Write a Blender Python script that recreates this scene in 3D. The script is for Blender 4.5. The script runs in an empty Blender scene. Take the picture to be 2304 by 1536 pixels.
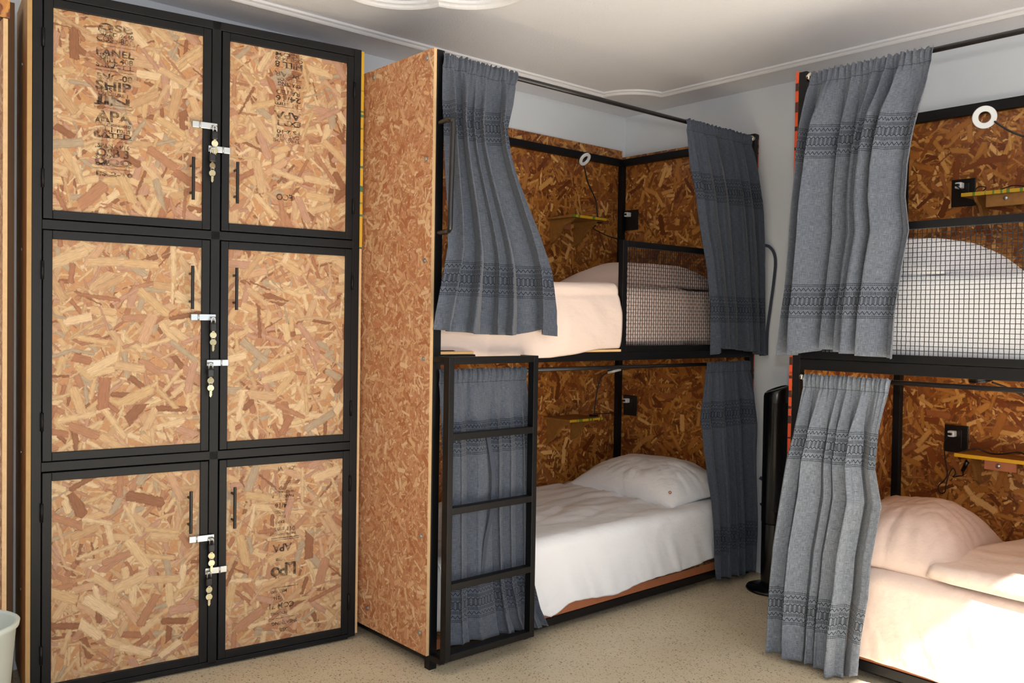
import bpy, bmesh, math, random
from math import pi, sin, cos, radians, sqrt
from mathutils import Vector, Matrix, noise
random.seed(7)
C = bpy.context.scene.collection
scn = bpy.context.scene

# ------------------------------------------------------------------ camera
CAM = Vector((-3.6607, -3.2599, 1.18))
YAW, PITCH, ROLL, FPX = 0.8512, -0.0226, 0.0156, 1986.4
Fv = Vector((cos(YAW)*cos(PITCH), sin(YAW)*cos(PITCH), sin(PITCH)))
Rv = Vector((sin(YAW), -cos(YAW), 0)); Uv = Rv.cross(Fv)
R2 = Rv*cos(ROLL) + Uv*sin(ROLL); U2 = -Rv*sin(ROLL) + Uv*cos(ROLL)
cd = bpy.data.cameras.new('camera'); co = bpy.data.objects.new('camera', cd); C.objects.link(co)
cd.sensor_width = 36; cd.lens = FPX/2304*36; cd.clip_start = 0.05; cd.clip_end = 60
M = Matrix.Identity(4)
for i, v in enumerate((R2, U2, -Fv)):
    for j in range(3): M[j][i] = v[j]
M.translation = CAM
co.matrix_world = M
scn.camera = co
# ------------------------------------------------------------------ world, sun, lights, exposure
w = bpy.data.worlds.new('sky'); scn.world = w; w.use_nodes = True
wn = w.node_tree; wn.nodes.clear()
wo = wn.nodes.new('ShaderNodeOutputWorld'); wb = wn.nodes.new('ShaderNodeBackground'); ws = wn.nodes.new('ShaderNodeTexSky')
ws.sky_type = 'HOSEK_WILKIE'; ws.sun_direction = Vector((-0.1, -0.7, 0.7)).normalized(); ws.turbidity = 2.5
wb.inputs[1].default_value = 0.6
wn.links.new(ws.outputs[0], wb.inputs[0]); wn.links.new(wb.outputs[0], wo.inputs[0])

def light(name, kind, loc, d, energy, col, **kw):
    l = bpy.data.lights.new(name, kind); o = bpy.data.objects.new(name, l); C.objects.link(o)
    l.energy = energy; l.color = col; o.location = loc
    o.rotation_euler = Vector(d).to_track_quat('-Z', 'Y').to_euler()
    for k, v in kw.items(): setattr(l, k, v)
    return o
SUN = Vector((0.17, 1.0, -1.02)).normalized()
light('sun', 'SUN', (-1, -5, 6), SUN, 72.0, (1.0, 0.975, 0.94), angle=radians(1.2))
light('window_daylight', 'AREA', (-2.3, -3.93, 1.1), (0, 1, 0.16), 92.0, (0.84, 0.92, 1.0), shape='RECTANGLE', size=3.5, size_y=2.1)
light('camera_flash', 'SPOT', CAM + U2*0.17 + R2*0.02 - Fv*0.03, Fv + U2*0.02, 125.0, (1.0, 0.985, 0.96),
      shadow_soft_size=0.02, spot_size=radians(100), spot_blend=0.6)
scn.view_settings.view_transform = 'Standard'; scn.view_settings.look = 'None'
scn.view_settings.exposure = -1.25; scn.view_settings.gamma = 1; scn.view_settings.use_curve_mapping = False

# ------------------------------------------------------------------ materials
def s2l(c):
    return tuple(((v/255)/12.92 if v/255 <= .04045 else ((v/255+.055)/1.055)**2.4) for v in c) + (1,)
class NT:
    def __init__(s, name):
        m = bpy.data.materials.new(name); m.use_nodes = True; s.m = m; s.t = m.node_tree; s.t.nodes.clear()
        s.out = s.n('ShaderNodeOutputMaterial'); s.b = s.n('ShaderNodeBsdfPrincipled')
        s.l(s.b.outputs[0], s.out.inputs[0])
    def n(s, typ, **kw):
        o = s.t.nodes.new(typ)
        for k, v in kw.items(): setattr(o, k, v)
        return o
    def l(s, a, b): s.t.links.new(a, b)
    def put(s, i, v):
        if v is None: return
        if hasattr(v, 'is_linked') or hasattr(v, 'links'): s.l(v, i)
        else: i.default_value = v
    def math(s, op, a, b=None, c=None, clamp=False):
        o = s.n('ShaderNodeMath', operation=op, use_clamp=clamp)
        s.put(o.inputs[0], a); s.put(o.inputs[1], b); s.put(o.inputs[2], c)
        return o.outputs[0]
    def mix(s, f, a, b, typ='MIX'):
        o = s.n('ShaderNodeMix', data_type='RGBA', blend_type=typ)
        s.put(o.inputs[0], f); s.put(o.inputs[6], a); s.put(o.inputs[7], b)
        return o.outputs[2]
    def noise(s, vec, scale, detail=2, rough=.5, dim='3D'):
        o = s.n('ShaderNodeTexNoise', noise_dimensions=dim); s.put(o.inputs['Vector'], vec)
        o.inputs['Scale'].default_value = scale; o.inputs['Detail'].default_value = detail; o.inputs['Roughness'].default_value = rough
        return o.outputs[0]
    def ramp(s, f, cols, interp='LINEAR'):
        o = s.n('ShaderNodeValToRGB'); s.put(o.inputs[0], f); r = o.color_ramp; r.interpolation = interp
        while len(r.elements) < len(cols): r.elements.new(.5)
        for e, (p, c) in zip(r.elements, cols): e.position = p; e.color = c if len(c) == 4 else s2l(c)
        return o.outputs[0]
    def map(s, vec, scale=(1, 1, 1), loc=(0, 0, 0), rot=(0, 0, 0)):
        o = s.n('ShaderNodeMapping'); s.put(o.inputs[0], vec); o.inputs['Scale'].default_value = scale
        o.inputs['Location'].default_value = loc; o.inputs['Rotation'].default_value = rot
        return o.outputs[0]
    def bump(s, h, strength=.2, dist=.01):
        o = s.n('ShaderNodeBump'); s.put(o.inputs['Height'], h); o.inputs['Strength'].default_value = strength; o.inputs['Distance'].default_value = dist
        s.l(o.outputs[0], s.b.inputs['Normal'])
    def set(s, **kw):
        for k, v in kw.items():
            s.put(s.b.inputs[{'col': 'Base Color', 'rough': 'Roughness', 'metal': 'Metallic', 'spec': 'Specular IOR Level', 'sheen': 'Sheen Weight', 'coat': 'Coat Weight'}[k]], v)
        return s
def simple(name, col, rough=.5, metal=0, spec=.5, var=0.0, vscale=8, bump=0, bscale=200):
    t = NT(name); t.set(rough=rough, metal=metal, spec=spec)
    c = s2l(col)
    if var:
        tc = t.n('ShaderNodeTexCoord').outputs['Object']
        f = t.noise(tc, vscale, 3)
        t.set(col=t.mix(t.math('MULTIPLY', f, var), c, tuple(v*.45 for v in c[:3])+(1,)))
    else: t.set(col=c)
    if bump:
        tc = t.n('ShaderNodeTexCoord').outputs['Object']; t.bump(t.noise(tc, bscale, 2), bump, .002)
    return t.m

def osb(name, pal, base, scale=10, layers=8, rough=.55, length=.62, wid=(.07, .2), vertical=None, contrast=1.0, spec=.4, wob_=.15):
    """oriented strand board: layers of randomly turned elongated wood flakes, in metres of UV"""
    t = NT(name); uv = t.n('ShaderNodeTexCoord').outputs['UV']
    n0 = t.noise(t.map(uv, (1, 1, 1)), scale*7, 4, .65)
    col = t.mix(n0, s2l(base[0]), s2l(base[1]))
    hgt = t.math('MULTIPLY', n0, .5)
    rnd = random.Random(hash(name) % 1000 if False else len(name)*13)
    for i in range(layers):
        sc = scale*(1.75 - 1.0*i/max(1, layers-1))*rnd.uniform(.9, 1.1)
        mv = t.map(uv, (1, 1, 1), (rnd.uniform(0, 9), rnd.uniform(0, 9), 0), (0, 0, rnd.uniform(0, 6.28)))
        vo = t.n('ShaderNodeTexVoronoi', voronoi_dimensions='2D', feature='F1'); t.l(mv, vo.inputs['Vector'])
        vo.inputs['Scale'].default_value = sc; vo.inputs['Randomness'].default_value = 1
        sub = t.n('ShaderNodeVectorMath', operation='SUBTRACT'); t.l(mv, sub.inputs[0]); t.l(vo.outputs['Position'], sub.inputs[1])
        sp = t.n('ShaderNodeSeparateColor'); t.l(vo.outputs['Color'], sp.inputs[0])
        ang = t.math('MULTIPLY', sp.outputs[0], 6.28 if vertical is None else vertical)
        vr = t.n('ShaderNodeVectorRotate', rotation_type='Z_AXIS'); t.l(sub.outputs[0], vr.inputs['Vector']); t.l(ang, vr.inputs['Angle'])
        # ragged flake outline
        wob = t.noise(vr.outputs[0], scale*7, 4); wob = t.math('MULTIPLY_ADD', wob, wob_/sc, -wob_/2/sc)
        xs = t.n('ShaderNodeSeparateXYZ'); t.l(vr.outputs[0], xs.inputs[0])
        ax = t.math('ABSOLUTE', t.math('ADD', xs.outputs[0], wob)); ay = t.math('ABSOLUTE', t.math('ADD', xs.outputs[1], wob))
        hw = t.math('MULTIPLY_ADD', sp.outputs[2], (wid[1]-wid[0])/sc, wid[0]/sc)
        hl = length/sc
        ex = t.math('SUBTRACT', hl, t.math('MULTIPLY_ADD', ay, .6, ax)); ey = t.math('SUBTRACT', hw, ay)
        d = t.math('MULTIPLY', t.math('MINIMUM', ex, ey), sc*30, clamp=True)
        edge = t.math('SUBTRACT', 1.0, t.math('MULTIPLY', t.math('MINIMUM', ex, ey), sc*14, clamp=True))  # flake rim mask; darkens the colour as the small shadow at each strand edge
        k = t.math('FRACT', t.math('MULTIPLY', t.math('ADD', sp.outputs[1], sp.outputs[2]), 3.7))
        cr = t.ramp(k, [(j/len(pal), p) for j, p in enumerate(pal)], 'CONSTANT')
        gr = t.noise(t.map(vr.outputs[0], (scale*2.5, scale*32, 1)), 1.0, 2, .6)
        g2 = t.math('MULTIPLY_ADD', gr, .75*contrast, 1-.38*contrast)
        hs = t.n('ShaderNodeHueSaturation'); t.l(cr, hs.inputs['Color']); t.l(t.math('MULTIPLY', g2, t.math('MULTIPLY_ADD', edge, -.3, 1.0)), hs.inputs['Value'])
        col = t.mix(d, col, hs.outputs[0])
        hgt = t.math('ADD', t.math('MULTIPLY', hgt, t.math('SUBTRACT', 1.0, t.math('MULTIPLY', d, .8))), t.math('MULTIPLY', d, sp.outputs[1]))
    t.set(col=col, rough=rough, spec=spec)
    t.bump(hgt, .25, .002)
    return t.m

TAN = [(206, 164, 116), (196, 150, 102), (216, 180, 132), (204, 154, 112), (184, 126, 90), (200, 158, 112), (220, 184, 138), (172, 108, 70), (208, 164, 112), (190, 138, 108), (210, 170, 122), (150, 92, 54), (176, 150, 118), (214, 174, 124), (180, 120, 80), (204, 162, 108)]
def soft(p, k=.18, g=.96):
    out = []
    for c in p:
        L = .3*c[0]+.59*c[1]+.11*c[2]; out.append(tuple(int((v+(L-v)*k)*g) for v in c))
    return out
TAN = soft(TAN)
M_DOOR = osb('osb_door_board', TAN, [(194, 150, 104), (158, 106, 70)], 12.5, 10, .6, wid=(.03, .19), contrast=1.5)
DK = [(158, 104, 44), (132, 76, 26), (182, 132, 70), (112, 56, 18), (160, 106, 50), (96, 46, 14), (148, 92, 36), (196, 150, 92), (140, 84, 44), (170, 116, 56), (120, 66, 24), (152, 98, 40)]
DK = [tuple(min(255, int(v*1.13)) for v in c) for c in DK]
M_INNER = osb('osb_bunk_lining_board', DK, [(150, 94, 42), (92, 46, 14)], 15, 10, .38, contrast=1.15, spec=.6, wid=(.035, .18))
SD = [(214, 164, 122), (222, 178, 134), (204, 144, 104), (216, 168, 126), (196, 132, 90), (228, 190, 150), (210, 156, 114), (178, 112, 72), (206, 150, 110), (186, 124, 86)]
M_SIDE = osb('osb_end_panel_board', SD, [(210, 156, 114), (160, 98, 60)], 26, 9, .65, length=.5, wid=(.05, .2), wob_=.08, contrast=1.3)
M_EDGE = simple('osb_raw_edge', (222, 186, 140), .7, var=.5, vscale=60)
M_TANEDGE = simple('plywood_edge', (186, 150, 98), .7, var=.4, vscale=40)
M_PLY = simple('plywood_platform', (222, 182, 128), .6, var=.3, vscale=20)
M_STEEL = simple('black_painted_steel', (9, 9, 12), .48, var=.3, vscale=30, spec=.3)
M_TUBE = simple('black_round_tube', (26, 24, 26), .35, spec=.5)
M_ZINC = simple('zinc_plated_steel', (190, 194, 196), .28, metal=.9)
M_CHROME = simple('chrome_bracket', (205, 200, 185), .2, metal=1)
M_BRASS = simple('nickel_key', (214, 206, 170), .25, metal=.85)
M_LOCK = simple('black_lock_body', (14, 14, 20), .4)
M_WHITEP = simple('white_plastic', (226, 228, 230), .4)
M_BLACKP = simple('black_plastic', (10, 10, 11), .35)
M_FAN = simple('glossy_black_plastic', (8, 8, 9), .25)
M_CABLE = simple('black_cable', (14, 13, 13), .5)
M_ORANGE = None
def striped_edge(name, a, b, scale, thr):
    t = NT(name); tc = t.n('ShaderNodeTexCoord').outputs['Object']
    f = t.noise(t.map(tc, (1, 1, scale)), 1.0, 2)
    t.set(col=t.ramp(f, [(0, a), (thr, a), (thr+.02, b), (1, b)]), rough=.7); return t.m
M_ORANGE = striped_edge('orange_painted_edge', (196, 70, 30), (60, 22, 12), 26, .56)
M_YELLOW = striped_edge('yellow_edge_green_marks', (206, 160, 40), (70, 110, 80), 22, .56)
def striped_x(name, a, b, sx, sy, thr):
    t = NT(name); tc = t.n('ShaderNodeTexCoord').outputs['Object']
    f = t.noise(t.map(tc, (sx, sy, 1)), 1.0, 1)
    t.set(col=t.ramp(f, [(0, a), (thr, a), (thr+.02, b), (1, b)]), rough=.6); return t.m
M_SHELFEDGE = striped_x('yellow_shelf_edge', (196, 156, 30), (96, 122, 40), 60, 60, .56)
M_WOOD = None
def wood(name, a, b, sc=(4, 4, 40)):
    t = NT(name); tc = t.n('ShaderNodeTexCoord').outputs['Object']
    f = t.noise(t.map(tc, sc), 1.0, 5, .6)
    t.set(col=t.mix(f, s2l(a), s2l(b)), rough=.6); return t.m
M_SIDEWOOD = wood('stained_side_board', (228, 188, 138), (168, 124, 80), (30, 30, 4))
M_DARKWOOD = wood('dark_red_timber', (112, 80, 46), (68, 44, 24), (30, 30, 3))
M_SHELF = wood('plywood_shelf', (168, 118, 54), (120, 78, 30), (8, 50, 50))
M_BRK = simple('shelf_bracket_board', (176, 108, 72), .6, var=.4, vscale=30)

def curtain_mat(name, bands, bh=.112, base=(104, 112, 126)):
    t = NT(name); uv = t.n('ShaderNodeTexCoord').outputs['UV']
    s = t.n('ShaderNodeSeparateXYZ'); t.l(uv, s.inputs[0]); u, v = s.outputs[0], s.outputs[1]
    n1 = t.noise(t.map(uv, (900, 45, 1)), 1, 2, .6, '2D'); n2 = t.noise(t.map(uv, (45, 900, 1)), 1, 2, .6, '2D')
    n3 = t.noise(uv, 6, 3, .5)
    f = t.math('ADD', t.math('MULTIPLY', n1, .5), t.math('MULTIPLY', n2, .5))
    c = t.ramp(f, [(.3, tuple(x*.62 for x in base)), (.5, base), (.72, tuple(min(255, x*1.35) for x in base))])
    c = t.mix(t.math('MULTIPLY', n3, .45), c, s2l((62, 72, 94)))
    def fr(p): return t.math('FRACT', t.math('DIVIDE', u, p))
    tri = t.math('ABSOLUTE', t.math('MULTIPLY_ADD', fr(.0145), 2.0, -1.0))
    tick = t.math('LESS_THAN', fr(.0050), .42)
    dash = t.math('LESS_THAN', fr(.0052), .72)
    def near(a, b, w_): return t.math('LESS_THAN', t.math('ABSOLUTE', t.math('SUBTRACT', a, b)), w_)
    tot = t.math('MULTIPLY', near(v, .034, .0012), .6)
    for b in bands:
        q = t.math('DIVIDE', t.math('SUBTRACT', v, b), bh)      # 0 top .. 1 bottom of a band
        parts = []
        for a in (0.0, .05, .95, 1.0): parts.append(t.math('MULTIPLY', near(q, a, .011), dash))
        for a, sg in ((.10, .09), (.90, -.09)):
            parts.append(near(q, t.math('MULTIPLY_ADD', tri, sg, a), .016))
        for a in (.29, .71): parts.append(t.math('MULTIPLY', near(q, a, .05), tick))
        for a, sg in ((.365, .05), (.635, -.05)):
            parts.append(near(q, t.math('MULTIPLY_ADD', tri, sg, a), .013))
        parts.append(t.math('MULTIPLY', near(q, .5, .095), near(tri, .52, .10)))
        parts.append(t.math('MULTIPLY', near(q, .5, .095), t.math('GREATER_THAN', tri, .84)))
        for p in parts: tot = p if tot is None else t.math('MAXIMUM', tot, p)
    c = t.mix(t.math('MULTIPLY', tot, .93), c, s2l((20, 24, 36)))
    t.set(col=c, rough=.95, spec=.1, sheen=.15)
    t.bump(f, .15, .001)
    return t.m
def cloth(name, col, shade=(.8, .8, .85)):
    t = NT(name); tc = t.n('ShaderNodeTexCoord').outputs['Object']
    n = t.noise(tc, 3, 3); c = s2l(col)
    t.set(col=t.mix(t.math('MULTIPLY', n, .2), c, tuple(c[i]*shade[i] for i in range(3))+(1,)), rough=.9, spec=.15)
    t.bump(t.noise(t.map(tc, (5, 9, 9)), 1.6, 4, .55), .35, .02)
    return t.m
M_WSHEET = cloth('white_cotton', (247, 248, 252))
M_PINK = cloth('blush_pink_cotton', (224, 204, 194))
M_PINK2 = cloth('blush_pink_cotton_pillow', (214, 192, 182))
def wall_mat(name, col, sc, st):
    t = NT(name); tc = t.n('ShaderNodeTexCoord').outputs['Object']
    n = t.noise(tc, 1.2, 3); c = s2l(col)
    t.set(col=t.mix(t.math('MULTIPLY', n, .16), c, s2l((150, 156, 168))), rough=.85, spec=.2)
    t.bump(t.noise(tc, sc, 3, .6), st, .004); return t.m
M_WALL = wall_mat('painted_wall', (222, 228, 236), 60, .12)
M_CEIL = wall_mat('textured_ceiling', (234, 237, 246), 130, .6)
M_MOULD = simple('white_moulding', (226, 227, 232), .5)
def terrazzo():
    t = NT('terrazzo_floor'); tc = t.n('ShaderNodeTexCoord').outputs['Object']
    c = t.mix(t.noise(tc, 5, 3), s2l((212, 200, 176)), s2l((192, 178, 150)))
    for sc, thr, cols, r in ((95, .30, [(0, (150, 116, 84)), (.35, (196, 172, 140)), (.6, (120, 92, 70)), (.8, (168, 150, 128))], .8),
                             (170, .32, [(0, (138, 110, 82)), (.4, (206, 188, 160)), (.7, (110, 88, 70))], .7),
                             (55, .16, [(0, (96, 66, 48)), (.5, (158, 108, 74)), (.75, (70, 56, 48))], .85)):
        vo = t.n('ShaderNodeTexVoronoi'); t.l(tc, vo.inputs['Vector']); vo.inputs['Scale'].default_value = sc
        sp = t.n('ShaderNodeSeparateColor'); t.l(vo.outputs['Color'], sp.inputs[0])
        k = t.math('MULTIPLY', t.math('LESS_THAN', vo.outputs['Distance'], thr), r)
        k = t.math('MULTIPLY', k, t.math('GREATER_THAN', sp.outputs[1], .45))
        c = t.mix(k, c, t.ramp(sp.outputs[0], cols, 'CONSTANT'))
    t.set(col=c, rough=.5, spec=.35); return t.m
M_FLOOR = terrazzo()
def ink():
    t = NT('faded_ink'); tc = t.n('ShaderNodeTexCoord').outputs['Object']
    n = t.noise(tc, 42, 3, .6)
    a = t.math('MULTIPLY_ADD', n, 3.4, -1.1, clamp=True)
    t.set(col=s2l((48, 34, 26)), rough=.8); t.l(t.math('MULTIPLY', a, .74), t.b.inputs['Alpha']); return t.m
M_INK = ink()

# ------------------------------------------------------------------ mesh helpers
def uvbox(bm, off=None):
    lay = bm.loops.layers.uv.verify()
    off = off or (random.uniform(0, 20), random.uniform(0, 20))
    for f in bm.faces:
        n = f.normal; a = max(range(3), key=lambda i: abs(n[i]))
        for l in f.loops:
            p = l.vert.co
            l[lay].uv = ((p.y, p.z) if a == 0 else (p.x, p.z) if a == 1 else (p.x, p.y))
            l[lay].uv += Vector(off)
def link(name, bm, mat, parent=None, smooth=False, bevel=0, uv=False, mats=None, loc=None):
    bm.normal_update()
    if uv: uvbox(bm)
    me = bpy.data.meshes.new(name); bm.to_mesh(me); bm.free()
    for m in (mats or [mat]): me.materials.append(m)
    o = bpy.data.objects.new(name, me); C.objects.link(o)
    if parent: o.parent = parent
    if loc: o.location = loc
    if smooth:
        for p in me.polygons: p.use_smooth = True
    if bevel:
        b = o.modifiers.new('bevel', 'BEVEL'); b.width = bevel; b.segments = 2; b.limit_method = 'ANGLE'
    return o
def box(bm, a, b, mi=0):
    x0, y0, z0 = (min(a[i], b[i]) for i in range(3)); x1, y1, z1 = (max(a[i], b[i]) for i in range(3))
    v = [bm.verts.new(p) for p in ((x0,y0,z0),(x1,y0,z0),(x1,y1,z0),(x0,y1,z0),(x0,y0,z1),(x1,y0,z1),(x1,y1,z1),(x0,y1,z1))]
    for f in ((0,3,2,1),(4,5,6,7),(0,1,5,4),(1,2,6,5),(2,3,7,6),(3,0,4,7)):
        fc = bm.faces.new([v[i] for i in f]); fc.material_index = mi
def tube(bm, pts, r, n=12, cap=True):
    pts = [Vector(p) for p in pts]; rings = []
    prev = None
    for i, p in enumerate(pts):
        d = (pts[min(i+1, len(pts)-1)] - pts[max(i-1, 0)]).normalized()
        if prev is None:
            u = d.orthogonal().normalized()
        else:
            u = (prev - d*prev.dot(d)); u = u.normalized() if u.length > 1e-6 else d.orthogonal().normalized()
        prev = u; v = d.cross(u)
        rr = r[i] if isinstance(r, (list, tuple)) else r
        rings.append([bm.verts.new(p + (u*cos(2*pi*k/n) + v*sin(2*pi*k/n))*rr) for k in range(n)])
    for a, b in zip(rings, rings[1:]):
        for k in range(n): bm.faces.new((a[k], a[(k+1) % n], b[(k+1) % n], b[k]))
    if cap: bm.faces.new(rings[0][::-1]); bm.faces.new(rings[-1])
def lathe(bm, prof, n=32, ctr=(0, 0)):
    rings = []
    for r, z in prof:
        rings.append([bm.verts.new((ctr[0]+r*cos(2*pi*k/n), ctr[1]+r*sin(2*pi*k/n), z)) for k in range(n)])
    for a, b in zip(rings, rings[1:]):
        for k in range(n): bm.faces.new((a[k], a[(k+1) % n], b[(k+1) % n], b[k]))
    return rings
def ring_disc(bm, c, nrm, r0, r1, th, n=40):
    c = Vector(c); nrm = Vector(nrm).normalized(); u = nrm.orthogonal().normalized(); v = nrm.cross(u)
    prof = [(r0, -th/2), (r1, -th/2), (r1, th/2), (r0, th/2)]
    rings = [[bm.verts.new(c + (u*cos(2*pi*k/n)+v*sin(2*pi*k/n))*r + nrm*h) for k in range(n)] for r, h in prof]
    for i in range(4):
        a, b = rings[i], rings[(i+1) % 4]
        for k in range(n): bm.faces.new((a[k], a[(k+1) % n], b[(k+1) % n], b[k]))
def B(name, boxes, mat, parent=None, bevel=.0015, uv=False, **kw):
    bm = bmesh.new()
    for a in boxes: box(bm, *a)
    return link(name, bm, mat, parent, bevel=bevel, uv=uv, **kw)
def T(name, paths, r, mat, parent=None, n=12, **kw):
    bm = bmesh.new()
    for p in paths: tube(bm, p, r, n)
    return link(name, bm, mat, parent, smooth=True, **kw)
def empty(name, loc, rz=0):
    o = bpy.data.objects.new(name, None); C.objects.link(o); o.location = loc; o.rotation_euler = (0, 0, rz); o.empty_display_size = .1
    return o
def tag(o, label, cat, group=None):
    o['label'] = label; o['category'] = cat
    if group: o['group'] = group
    return o
def struct(o): o['kind'] = 'structure'; return o
def inv(o, parent):
    """world-built mesh under an Empty at a place: keep world position"""
    o.parent = parent; o.matrix_parent_inverse = (Matrix.Translation(parent.location) @ parent.rotation_euler.to_matrix().to_4x4()).inverted()
    return o
def smoothpts(ctrl, n):
    """Catmull-Rom through control points"""
    ctrl = [Vector(c) for c in ctrl]; P = [ctrl[0]] + ctrl + [ctrl[-1]]; out = []
    for i in range(1, len(P)-2):
        for k in range(n):
            t = k/n; a, b, c, d = P[i-1], P[i], P[i+1], P[i+2]
            out.append(.5*((2*b)+(c-a)*t+(2*a-5*b+4*c-d)*t*t+(3*b-a-3*c+d)*t**3))
    out.append(ctrl[-1]); return out
def interp(tab, x):
    if x <= tab[0][0]: return tab[0][1]
    for (a, va), (b, vb) in zip(tab, tab[1:]):
        if x <= b:
            f = (x-a)/(b-a); f = f*f*(3-2*f) if False else f
            return va + (vb-va)*f
    return tab[-1][1]

# ------------------------------------------------------------------ room
H = 2.306; XW, YW = -5.3, -3.95
struct(B('floor', [((XW-.1, YW-1.6, -.1), (.1, .1, 0))], M_FLOOR, bevel=0))
struct(B('ceiling', [((XW-.1, YW-.1, H), (.1, .1, H+.1))], M_CEIL, bevel=0))
struct(B('wall_left', [((XW-.1, 0, 0), (.1, .1, H))], M_WALL, bevel=0))
struct(B('wall_right', [((0, YW-.1, 0), (.1, 0, H))], M_WALL, bevel=0))
struct(B('wall_back', [((XW-.1, YW-.1, 0), (XW, 0, H))], M_WALL, bevel=0))
struct(B('wall_window', [((XW, YW-.1, 0), (-4.15, YW, H)), ((-.45, YW-.1, 0), (0, YW, H)), ((-4.15, YW-.1, 2.25), (-.45, YW, H))], M_WALL, bevel=0))
wf = struct(B('window_1', [((-4.15, YW-.08, 0), (-4.10, YW-.03, 2.25)), ((-.5, YW-.08, 0), (-.45, YW-.03, 2.25)), ((-4.10, YW-.08, 2.21), (-.5, YW-.03, 2.25))], M_WHITEP, bevel=0))
# ceiling moulding with its scooped corner
mo = .257; r = .20
path = [(XW+.25, -mo), (-mo-r, -mo)]
arc = [(-mo+.01 + r*cos(a), -mo+.01 + r*sin(a)) for a in [pi + i*(pi/2)/14 for i in range(15)]]
arc = [(-mo - r*cos(t)*1.0 + 0*t, -mo - r*sin(t)) for t in [i*(pi/2)/14 for i in range(15)]]
path += arc + [(-mo, YW+.25)]
def moulding(name, path, closed=False, wd=.052, ht=.02):
    prof = [(-wd/2, 0), (-wd/2, ht*.45), (-wd/2+.008, ht*.6), (-wd*.22, ht*.35), (-wd*.16, ht*.8), (-.003, ht*1.0), (.003, ht*1.0), (wd*.16, ht*.8), (wd*.22, ht*.35), (wd/2-.008, ht*.6), (wd/2, ht*.45), (wd/2, 0)]
    bm = bmesh.new(); rings = []; n = len(path)
    for i, p in enumerate(path):
        if closed: a, b = path[i-1], path[(i+1) % n]
        else: a, b = path[max(i-1, 0)], path[min(i+1, n-1)]
        d0 = (Vector(p)-Vector(a)); d1 = (Vector(b)-Vector(p))
        d0 = d0.normalized() if d0.length > 1e-6 else d1.normalized(); d1 = d1.normalized() if d1.length > 1e-6 else d0
        t = (d0+d1); t = t.normalized() if t.length > 1e-3 else d0
        nv = Vector((t.y, -t.x)); k = 1/max(.45, abs(nv.dot(Vector((d0.y, -d0.x)))))
        rings.append([bm.verts.new((p[0]+nv.x*s*k, p[1]+nv.y*s*k, H+.001-z)) for s, z in prof])
    pairs = list(zip(rings, rings[1:])) + ([(rings[-1], rings[0])] if closed else [])
    for a, b in pairs:
        for j in range(len(prof)-1): bm.faces.new((a[j], a[j+1], b[j+1], b[j]))
    if not closed: bm.faces.new(rings[0]); bm.faces.new(rings[-1][::-1])
    bmesh.ops.recalc_face_normals(bm, faces=bm.faces)
    return struct(link(name, bm, M_MOULD))
moulding('trim_1', path)
cx, cy = -2.115, -1.045; lob = []
for k in range(8):
    a0 = radians(46) + k*pi/4
    # cusp at a0, lobe bulging between a0 and a0+45 deg
    for j in range(12):
        f = j/12; a = a0 + f*pi/4; rr = .465*(1 - .02) + .055*sin(pi*f)**.8
        lob.append((cx + rr*cos(a), cy + rr*sin(a)))
moulding('trim_2', lob, True, .06, .022)

# ------------------------------------------------------------------ stamped text
def text_mesh(items):
    """items: (string, x, z, size, rot) in the door plane (local x right, z up), normal -y -> one mesh"""
    bm = bmesh.new()
    for it in items:
        if it[0] == '__line':
            _, x0, z0, x1, z1 = it
            v = [bm.verts.new((x0, 0, z0)), bm.verts.new((x1, 0, z0)), bm.verts.new((x1, 0, z1)), bm.verts.new((x0, 0, z1))]
            bm.faces.new(v); continue
        s, x, z, size, rot = it[:5]; wfit = it[5] if len(it) > 5 else None
        cu = bpy.data.curves.new('t', 'FONT'); cu.body = s; cu.size = size; cu.align_x = 'CENTER'; cu.align_y = 'CENTER'; cu.resolution_u = 3; cu.offset = size*.03
        to = bpy.data.objects.new('t', cu); C.objects.link(to)
        bpy.context.view_layer.update()
        me = bpy.data.meshes.new_from_object(to.evaluated_get(bpy.context.evaluated_depsgraph_get()))
        C.objects.unlink(to); bpy.data.objects.remove(to)
        b2 = bmesh.new(); b2.from_mesh(me); bpy.data.meshes.remove(me)
        ca, sa = cos(rot), sin(rot)
        xs = [v.co.x for v in b2.verts]; stretch = wfit/(max(xs)-min(xs)) if wfit else 1
        mp = {}
        for v in b2.verts:
            px, py = v.co.x*stretch, v.co.y
            mp[v.index] = bm.verts.new((x + px*ca - py*sa, 0, z + px*sa + py*ca))
        for f in b2.faces:
            try: bm.faces.new([mp[v.index] for v in f.verts])
            except ValueError: pass
        b2.free()
    bm.normal_update()
    return bm

# ------------------------------------------------------------------ lockers
KZ = -0.1254
lock = empty('locker_cabinet', (-1.9524, -.4565, 0), KZ)
tag(lock, 'tall black steel framed locker cabinet with six strand board doors against left wall', 'locker')
W = 1.058; D = .30; TP = .030
zr = [(.012, .018), (.7025, .7315), (1.4365, 1.4655), (2.132, 2.158)]
cols = [(-W+.0, -W+.028), (-.533, -.503), (-.028, 0)]
fb = []
for x0, x1 in cols: fb.append(((x0, 0, 0.012), (x1, .03, 2.158)))
fb += [((-W+.028, 0, .7025), (-.028, .03, .7315)), ((-W+.028, 0, 1.4365), (-.028, .03, 1.4655)), ((-W+.028, 0, 2.13), (-.028, .03, 2.158)), ((-W+.028, 0, .006), (-.028, .03, .022))]
fb += [((-W, D-.03, .012), (-W+.028, D, 2.158)), ((-.028, D-.03, .012), (0, D, 2.158)),
       ((-W, .03, 2.13), (-W+.028, D-.03, 2.158)), ((-.028, .03, 2.13), (0, D-.03, 2.158))]
B('frame', fb, M_STEEL, lock, bevel=.0015)
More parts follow.
